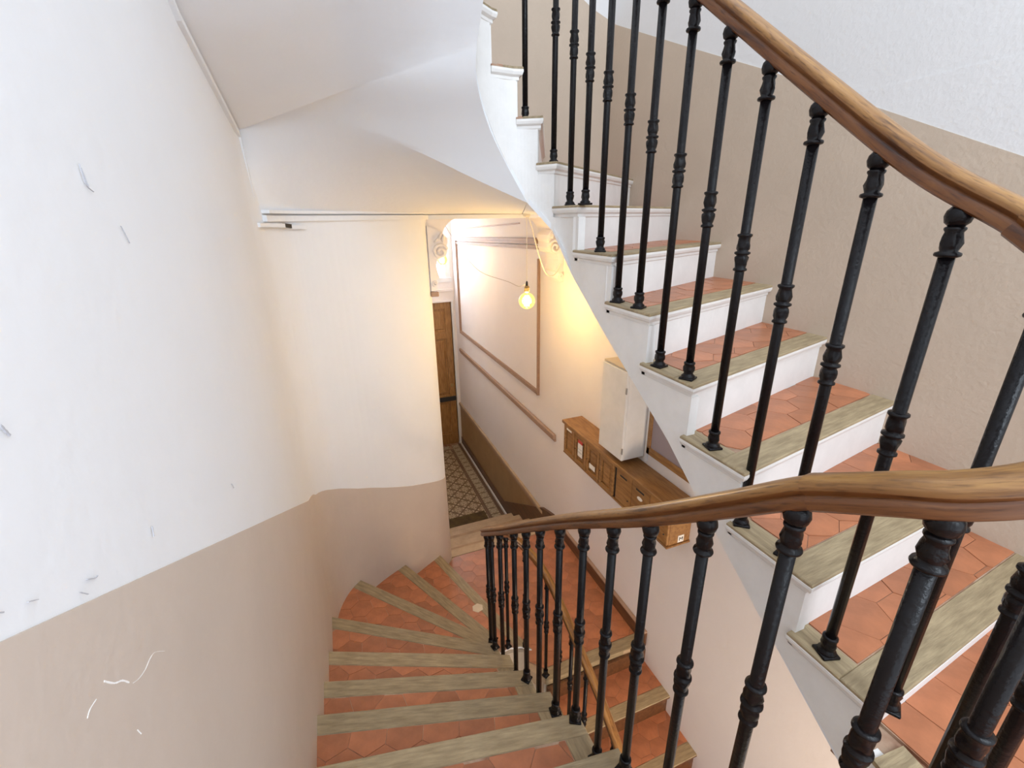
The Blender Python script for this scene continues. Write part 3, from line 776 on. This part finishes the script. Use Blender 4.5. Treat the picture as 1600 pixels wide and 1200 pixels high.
# --- landing
land = struct(MB().prism([(.60, 3.60), (.64, 3.45), (.95, 2.20), (1.03, 2.075), (XR, 2.05), (XR + .02, 3.64), (.70, 3.64)], ZL - .12, ZL - .010).obj('floor_landing', 'stone'))
LZ = [(1.06, 2.15), (XR - .004, 2.15), (XR - .004, 3.54), (.745, 3.54), (.60, 3.39), (.98, 2.24)]
MB().prism(LZ, ZL - .010, ZL - .0025).obj('mortar_bed', 'grout', land)
hexes(offset(LZ, [-.003]*6), ZL, land, None, .25)
MB().prism([(1.03, 2.058), (XR - .003, 2.055), (XR - .003, 2.147), (1.03, 2.147)], ZL - .045, ZL + .0005).obj('nosing', 'oak', land)
MB().prism([(.70, 3.545), (XR - .028, 3.545), (XR - .028, 3.645), (.72, 3.645)], ZL - .045, ZL + .0005).obj('nosing', 'stone', land)

# --- steps down to the corridor
CS = tag(empty('corridor_steps', (1.3, 4.2, ZC)), 'five shallow tan stone steps going down to the patterned corridor floor', 'steps')
ye = [3.645, 3.945, 4.215, 4.53, 4.81]; zs = [ZL, -3.261, -3.421, -3.581, -3.741]
for i in range(1, 5):
    s_ = MB().bbox((.722, ye[i - 1] - .06, zs[i] - .045), (XR - .03, ye[i], zs[i]), .008).obj('tread', 'stone', CS)
    MB().prism([(.74, ye[i - 1] + .005), (XR - .035, ye[i - 1] + .005), (XR - .035, ye[i] - .085), (.74, ye[i] - .085)], zs[i] - .004, zs[i] + .0015).obj('tread_inset', 'stonedark', s_)
for i in range(5):
    zb = zs[i + 1] if i < 4 else ZC
    MB().box((.722, ye[i] - .045, zb - .01), (XR - .03, ye[i] - .02, zs[i] - .04)).obj('riser', 'stone', CS)
for c in CS.children: rel(c, CS)
dm = tag(MB().bbox((.76, 4.93, ZC), (1.57, 5.19, ZC + .014), .004).obj('doormat', 'mat'), 'dark brown doormat at the foot of the corridor steps', 'doormat')

# --- flight going down under the upper flight
BD = tag(empty('stair_flight', (1.45, 1.5, lv(20))), 'lowest stair flight of terracotta treads leading down under the upper stair, beside the white wall', 'staircase')
BI = {17: (1.03, 2.06), 18: (1.03, 1.735), 19: (1.03, 1.435), 20: (1.03, 1.12), 21: (1.03, .82), 22: (1.03, .52), 23: (1.03, .22)}
for k in range(18, 24):
    step(BD, k, BI[k], (XR, BI[k][1] - .005), BI[k - 1], (XR, BI[k - 1][1] - .005), lv(k), side=.06, front=.09, body='darkwood', top='oak')
pb = [(1.044, 2.06 - .02*k) for k in range(95)]
def topB(s):
    y_ = 2.06 - .02*s
    for k in range(18, 24):
        if BI[k][1] <= y_: return lv(k) - .045
    return lv(23) - .045
string(BD, pb, topB, lambda i: ZL - .40 - .58*(.02*i), 'cream', th=-.03)
MB().box((1.03, 2.03, ZL - .20), (XR, 2.05, ZL - .045)).obj('riser', 'darkwood', BD)
for c in BD.children: rel(c, BD)
struct(MB().box((XL - .1, -1.2, -4.45), (XR + .1, 3.6, -4.35)).obj('floor_lower', 'stone'))

# ------------------------------------------------------------------ railing
RL = tag(empty('stair_railing', (.8, .33, lv(6))), 'black iron stair railing with a worn wooden handrail, winding round the open well', 'railing')
# handrail path (centre line)
path = [(1.06, .55, -3.02), (1.06, .9, -2.83), (1.06, 1.21, -2.65), (1.06, 1.44, -2.50), (1.06, 1.69, -2.385), (1.06, 1.90, -2.30), (1.05, 2.06, -2.225), (1.01, 2.18, -2.13), (.93, 2.27, -2.03),
        (.82, 2.295, -1.925), (.71, 2.24, -1.83), (.635, 2.12, -1.735), (.605, 1.95, -1.60), (.60, 1.65, -1.37), (.60, 1.35, -1.135), (.60, 1.05, -.905), (.60, .72, -.662), (.60, .50, -.488), (.602, .36, -.375)]
near = [(.612, .27, -.325), (.64, .215, -.300), (.69, .168, -.270), (.76, .142, -.235), (.84, .148, -.196), (.91, .185, -.155), (.955, .24, -.112), (.98, .31, -.070)]
upp = [(.993, .39, -.015), (.993, .55, .080), (.993, .80, .272), (.993, 1.05, .470), (.993, 1.4, .745), (.99, 1.72, .97), (.96, 1.86, 1.10), (.88, 1.96, 1.22), (.78, 1.98, 1.34), (.68, 1.94, 1.46), (.61, 1.82, 1.58), (.595, 1.6, 1.74), (.595, 1.3, 1.96)]
SECT = [(-.019, -.029), (.019, -.029), (.0255, -.024), (.0265, -.012), (.024, -.005), (.0205, -.001), (.0235, .004), (.0295, .009), (.0300, .016), (.026, .023), (.018, .0275), (.008, .0295), (-.008, .0295), (-.018, .0275), (-.026, .023), (-.0300, .016), (-.0295, .009), (-.0235, .004), (-.0205, -.001), (-.024, -.005), (-.0265, -.012), (-.0255, -.024)]
def sweep(pts, name, m, parent, sc=.79):
    sect = [(u*sc, v*sc) for u, v in SECT]
    P = catmull(pts, 8); n = len(P); ns = len(sect)
    V = []; U = []; s = 0
    per = [0]
    for j in range(ns): per.append(per[-1] + math.dist(sect[j], sect[(j + 1) % ns]))
    for i, p in enumerate(P):
        t = (P[min(i + 1, n - 1)] - P[max(i - 1, 0)]).normalized()
        side = t.cross(Vector((0, 0, 1))).normalized(); up = side.cross(t).normalized()
        if i: s += (p - P[i - 1]).length
        U.append(s)
        for (u, v) in sect: V.append(p + side*u + up*v)
    F = []; uvs = []
    for i in range(n - 1):
        for j in range(ns):
            k = (j + 1) % ns
            F.append((i*ns + j, i*ns + k, (i + 1)*ns + k, (i + 1)*ns + j))
            uvs += [(U[i], per[j]/per[-1]), (U[i], per[j + 1]/per[-1]), (U[i + 1], per[j + 1]/per[-1]), (U[i + 1], per[j]/per[-1])]
    F.append(tuple(range(ns))); uvs += [(0, 0)]*ns
    F.append(tuple((n - 1)*ns + j for j in reversed(range(ns)))); uvs += [(0, 0)]*ns
    me = bpy.data.meshes.new(name); me.from_pydata([v[:] for v in V], [], F)
    ul = me.uv_layers.new(name='UVMap')
    for q, c in enumerate(uvs): ul.data[q].uv = c
    me.shade_smooth(); me.materials.append(M[m])
    me.set_sharp_from_angle(angle=math.radians(38))
    return link(bpy.data.objects.new(name, me), parent)
sweep(path + [near[0]], 'handrail', 'rail', RL)
sweep([path[-1]] + near + [upp[0]], 'handrail', 'rail', RL, .86)
sweep([near[-1]] + upp, 'handrail', 'rail', RL)
# shared baluster pieces
leaf = lambda amp, n, tw: (lambda a, z: amp*math.cos(n*a + tw*z))
def me_of(mb, name, smooth=True):
    o = mb.obj(name, 'iron', None, smooth); me = o.data; bpy.data.objects.remove(o); return me
knob_prof = [(.004, 0.002), (.012, -.001), (.0178, -.008), (.0196, -.017), (.0172, -.027), (.0110, -.033)]
KN = MB().lathe(knob_prof, 16)
vase = [(.0108, -.032), (.0150, -.035), (.0150, -.038), (.0125, -.042), (.0135, -.050), (.0155, -.060), (.0140, -.068), (.0122, -.073), (.0180, -.0755), (.0190, -.0785), (.0180, -.0815), (.0118, -.084)]
KN.lathe(vase, 24, relief=lambda a, z: .09*math.cos(5*a + 180*z) if -.067 < z < -.043 else 0)
KN = me_of(KN, 'top_finial')
cp2 = [(.0118, .047), (.0175, .045), (.0180, .041), (.0138, .036), (.0145, .028), (.0162, .018), (.0152, .009), (.0125, .004), (.0188, .0015), (.0192, -.0025), (.0128, -.007), (.0160, -.011), (.0162, -.018), (.0150, -.029), (.0130, -.037), (.0165, -.040), (.0168, -.044), (.0118, -.047)]
CL = me_of(MB().lathe(cp2, 24, relief=lambda a, z: .10*math.cos(4*a + 130*z) if (.007 < z < .036 or -.036 < z < -.009) else 0), 'collar')
fp2 = [(.0120, .056), (.0165, .054), (.0168, .049), (.0145, .046), (.0165, .038), (.0160, .028), (.0135, .020), (.0150, .016), (.0200, .012), (.0205, .0)]
FTm = MB().lathe(fp2, 20, relief=lambda a, z: .10*math.cos(4*a + 150*z) if .022 < z < .045 else 0)
FTm.bbox((-.0215, -.0215, -.001), (.0215, .0215, .007), .002)
FTm = me_of(FTm, 'foot')
def baluster(x, y, zb, zt, par=RL):
    L = zt - zb
    o = MB().lathe([(.0118, .02), (.0118, L - .06)], 12).obj('baluster', 'iron', par, True, loc=(x, y, zb))
    for nm, me, dz in (('top_finial', KN, L), ('collar', CL, L - .42), ('foot', FTm, 0)):
        c = bpy.data.objects.new(nm, me); c.location = (0, 0, dz); c.rotation_euler = (0, 0, R.uniform(0, 1.5)); link(c, o)
RP = [v for seg in (catmull(path + [near[0]], 8), catmull([path[-1]] + near + [upp[0]], 8), catmull([near[-1]] + upp, 8)) for v in seg]
def rail_z(x, y, zg):
    "underside of the handrail near this plan point, taking the turn closest to the guess height"
    c = [p for p in RP if abs(p.z - zg) < .45]
    best = min(range(len(c)), key=lambda i: (c[i].x - x)**2 + (c[i].y - y)**2 + .02*(c[i].z - zg)**2)
    p = c[best]; q = c[min(best + 1, len(c) - 1)]; q0 = c[max(best - 1, 0)]
    dx, dy = q.x - q0.x, q.y - q0.y; d2 = dx*dx + dy*dy
    tt = ((x - p.x)*dx + (y - p.y)*dy)/d2 if d2 > 1e-9 else 0
    return p.z + max(-.6, min(.6, tt))*(q.z - q0.z) - .021
def stair_level(y, table):
    for k, y0 in table:
        if y < y0: return lv(k)
    return lv(table[-1][0])
loT = [(k, LI[k][1]) for k in range(6, 14)]
for y in (.372, .529, .68, .818, .962, 1.114, 1.27, 1.406, 1.544, 1.74):
    zb = stair_level(y, loT); baluster(.60, y, zb, rail_z(.60, y, zb + .9))
for x, y, k in ((.607, 1.90, 13), (.632, 2.06, 14), (.71, 2.235, 15), (.83, 2.285, 16), (.95, 2.245, 16)):
    baluster(x, y, lv(k), rail_z(x, y, lv(k) + .85))
for x, y, k in ((1.045, 2.10, 17), (1.06, 1.93, 18), (1.06, 1.78, 18), (1.06, 1.60, 19), (1.06, 1.30, 20), (1.06, 1.0, 21)):
    baluster(x, y, lv(k), rail_z(x, y, lv(k) + .9))
for x, y in ((.632, .226), (.72, .152), (.85, .150), (.945, .222)):
    baluster(x, y, ZP, rail_z(x, y, -.25))
for y, k in ((.335, 5), (.472, 5), (.62, 4), (.761, 4), (.90, 3), (1.033, 2), (1.17, 2), (1.307, 1), (1.437, 1), (1.575, 0), (1.702, -1), (1.83, -1)):
    baluster(.991, y, lv(k), rail_z(.993, y, lv(k) + .95))
for x, y, k in ((.978, 1.965, -2), (.885, 2.06, -3)):
    baluster(x, y, lv(k), lv(k) + .93)
for c in RL.children: rel(c, RL)

# ------------------------------------------------------------------ mailboxes
def rect_yz(mb, x0, x1, y0, y1, z0, z1, c=.002): mb.bbox((min(x0, x1), min(y0, y1), min(z0, z1)), (max(x0, x1), max(y0, y1), max(z0, z1)), c); return mb
XF, ZB, ZT = 1.695, -1.925, -1.645
MBX = tag(empty('mailbox_cabinet', (XF, 2.4, ZB)), 'long honey-wood mailbox cabinet with panelled doors on the corridor wall', 'mailboxes')
rect_yz(MB(), XF + .012, XR - .001, 1.765, 3.10, ZB + .012, ZT).obj('body', 'boxwood', MBX)
rect_yz(MB(), XF - .022, XR - .001, 1.745, 3.125, ZT, -1.617, .004).obj('top_board', 'boxwood', MBX)
rect_yz(MB(), XF - .010, XR - .001, 1.755, 3.11, ZB, ZB + .014, .003).obj('base_board', 'boxwood', MBX)
def mail_door(y0, y1, stickers):
    # y0 < y1 ; door drawn as frame, raised panel and slot
    d_ = MB()
    rect_yz(d_, XF, XF + .013, y0, y1, ZB + .016, ZT - .002)
    d_ = d_.obj('door', 'boxwood', MBX)
    f = MB(); wd = .030
    for a in ((y0, y0 + wd, ZB + .018, ZT - .004), (y1 - wd, y1, ZB + .018, ZT - .004), (y0 + wd, y1 - wd, ZT - .040, ZT - .004), (y0 + wd, y1 - wd, ZB + .018, ZB + .050)):
        rect_yz(f, XF - .014, XF + .002, *a)
    f.obj('door_frame', 'boxwood', d_)
    p = MB(); rect_yz(p, XF - .006, XF + .002, y0 + wd + .016, y1 - wd - .016, ZB + .066, ZT - .056, .004); p.obj('raised_panel', 'boxwood', d_)
    MB().lathe([(.004, 0), (.004, .004)], 10).obj('keyhole', 'ink', d_, loc=(XF - .016, y1 - wd/2, (ZB + ZT)/2))
    for (a, b2, c, e_, mm, nm) in stickers:
        rect_yz(MB(), XF - .0165, XF - .0135, y0 + a, y0 + b2, ZB + c, ZB + e_, .0005).obj(nm, mm, d_)
mail_door(2.915, 3.095, [(.05, .13, .246, .262, 'paper', 'name_label')])
mail_door(2.727, 2.907, [(.055, .125, .10, .215, 'paper', 'sticker'), (.055, .125, .217, .243, 'red', 'sticker'), (.06, .12, .135, .14, 'ink', 'printed_line'), (.06, .12, .165, .169, 'ink', 'printed_line')])
mail_door(2.539, 2.719, [(.05, .13, .085, .125, 'paper', 'name_label')])
mail_door(2.351, 2.531, [])
rect_yz(MB(), XF + .004, XF + .012, 2.325, 2.351, ZB + .016, ZT).obj('gap_shade_strip', 'ink', MBX)  # solid black strip, the shade between the two box units painted in
for y0, y1 in ((2.145, 2.323), (1.957, 2.141), (1.768, 1.953)):
    d_ = rect_yz(MB(), XF - .004, XF + .013, y0, y1, ZB + .016, ZT - .002).obj('door', 'boxwood', MBX)
    rect_yz(MB(), XF - .006, XF - .003, y0 + .055, y1 - .045, ZT - .055, ZT - .042, .001).obj('slot', 'ink', d_)
    MB().lathe([(.004, 0), (.006, .003), (.004, .006)], 10).obj('keyhole', 'ink', d_, loc=(XF - .006, y0 + .03, (ZB + ZT)/2 - .06))
ov = MB(); ov.loft([[(XF - .0075, 2.05 + .026*math.cos(a*math.pi/8), -1.745 + .013*math.sin(a*math.pi/8)) for a in range(16)], [(XF - .003, 2.05 + .026*math.cos(a*math.pi/8), -1.745 + .013*math.sin(a*math.pi/8)) for a in range(16)]])
ov.obj('oval_label', 'paper', MBX)
lb_ = rect_yz(MB(), 1.775, 1.820, 1.762, 1.766, -1.905, -1.855, .0005).obj('end_label', 'paper', MBX)
# letter M on the end label
lm = MB()
for seg in (((1.786, -1.892), (1.786, -1.868)), ((1.786, -1.868), (1.7975, -1.882)), ((1.7975, -1.882), (1.809, -1.868)), ((1.809, -1.868), (1.809, -1.892))):
    (xa, za), (xb, zb_) = seg; L = math.hypot(xb - xa, zb_ - za); nx_, nz_ = -(zb_ - za)/L*.0024, (xb - xa)/L*.0024
    q = [(xa + nx_, za + nz_), (xb + nx_, zb_ + nz_), (xb - nx_, zb_ - nz_), (xa - nx_, za - nz_)]
    lm.loft([[(p[0], 1.7612, p[1]) for p in q], [(p[0], 1.7625, p[1]) for p in q]])
lm.obj('printed_letter', 'ink', lb_)
for c in MBX.children: rel(c, MBX)

# ------------------------------------------------------------------ white electrical cabinet
EC = tag(empty('electrical_cabinet', (1.68, 2.4, -1.56)), 'narrow white wall cabinet with small hinges above the mailboxes', 'cabinet')
rect_yz(MB(), 1.70, XR - .001, 2.268, 2.55, -1.575, -.925).obj('body', 'cream', EC)
ed = rect_yz(MB(), 1.678, 1.698, 2.265, 2.553, -1.575, -.935, .003).obj('door', 'cream', EC)
rect_yz(MB(), 1.69, XR - .001, 2.262, 2.556, -.93, -.918, .002).obj('top', 'palet', EC)
for z in (-1.06, -1.50):
    rect_yz(MB(), 1.674, 1.682, 2.258, 2.272, z - .022, z + .022, .002).obj('hinge', 'steel', ed)
for c in EC.children: rel(c, EC)
# cover strip and framed notice board
struct(rect_yz(MB(), XR - .012, XR, 2.225, 2.255, -1.60, -.9).obj('trim_10', 'white_wall'))
NB = tag(empty('notice_board', (XR, 1.95, -1.5)), 'wood-framed grey board on the wall between the white cabinet and the stair string', 'notice board')
rect_yz(MB(), XR - .014, XR - .001, 1.62, 2.20, -1.50, -1.02).obj('felt', 'notice', NB)
for a in ((1.59, 2.225, -1.525, -1.47), (1.59, 2.225, -1.06, -1.01), (2.19, 2.225, -1.525, -1.01), (1.59, 1.625, -1.525, -1.01)):
    rect_yz(MB(), XR - .024, XR - .001, *a, .004).obj('frame', 'boxwood', NB)
for c in NB.children: rel(c, NB)

# ------------------------------------------------------------------ pendant bulbs and cables
def bulb(x, y, z, ztop, r, label, power, flexm='flex'):
    b_ = tag(empty('pendant_bulb', (x, y, z)), label, 'pendant lamp', 'glowing globe bulbs in the corridor')
    prof = [(.0125, r + .012), (.014, r + .006), (.020, r*.93)] + [(r*math.sin(math.radians(a)), r*math.cos(math.radians(a))) for a in range(28, 180, 12)] + [(.002, -r)]
    MB().lathe(prof, 24).obj('glass', 'bulbglass', b_, True)
    fil = MB()
    for k in range(6):
        a = k*math.pi/3; c, s = math.cos(a), math.sin(a)
        fil.tube([(.012*c, .012*s, r*.62), (.022*c, .022*s, 0), (.016*c, .016*s, -r*.62)], .005, 6)
    fil.obj('filament', 'filament', b_)
    MB().lathe([(.013, r + .004), (.0195, r + .008), (.021, r + .014), (.019, r + .03), (.021, r + .034), (.0205, r + .042), (.015, r + .050), (.010, r + .054)], 18).obj('socket', 'brass', b_, True)
    MB().lathe([(.010, r + .052), (.0085, r + .075), (.005, r + .088)], 12).obj('cord_grip', 'blackplastic', b_, True)
    MB().tube([(0, 0, r + .085), (0.001, 0, (r + ztop - z)/2), (0, 0, ztop - z)], .0028, 6).obj('cord', flexm, b_)
    l = bpy.data.lights.new('bulb_glow', 'POINT'); l.energy = power; l.color = (1.0, .81, .60); l.shadow_soft_size = .05
    lo = bpy.data.objects.new('bulb_glow', l); lo.location = (0, 0, 0); link(lo, b_)
bulb(1.404, 3.25, -.604, .035, .064, 'glowing amber globe bulb hanging nearest the stairs on a pale cord', 8)
bulb(1.367, 5.9, -.481, .28, .064, 'glowing amber globe bulb hanging deep in the corridor near the transom window', 3.5)
sw = catmull([(1.404, 3.25, -.47), (1.48, 3.6, -.54), (1.57, 4.1, -.562), (1.52, 4.8, -.53), (1.47, 5.3, -.35), (1.40, 5.9, -.0), (1.37, 6.1, .28)], 8)
tag(MB().tube(sw, .0022, 6).obj('cable', 'thinflex'), 'thin brown cable sagging from the nearer bulb into the corridor', 'cable')
sw2 = catmull([(1.41, 3.25, .03), at(831, 355, 3.27), at(837, 380, 3.30), at(845, 408, 3.36), at(853, 427, 3.42), at(862, 431, 3.47), at(870, 425, 3.50), at(876, 412, 3.52)], 8)
tag(MB().tube(sw2, .0045, 6).obj('cable', 'flex'), 'thicker pale cable looping from the ceiling hook to the corbel on the wall', 'cable')
tag(MB().bbox((1.385, 3.235, .012), (1.43, 3.275, .04), .006).obj('ceiling_hook', 'flex'), 'small pale ceiling hook holding the bulb cords', 'hook')
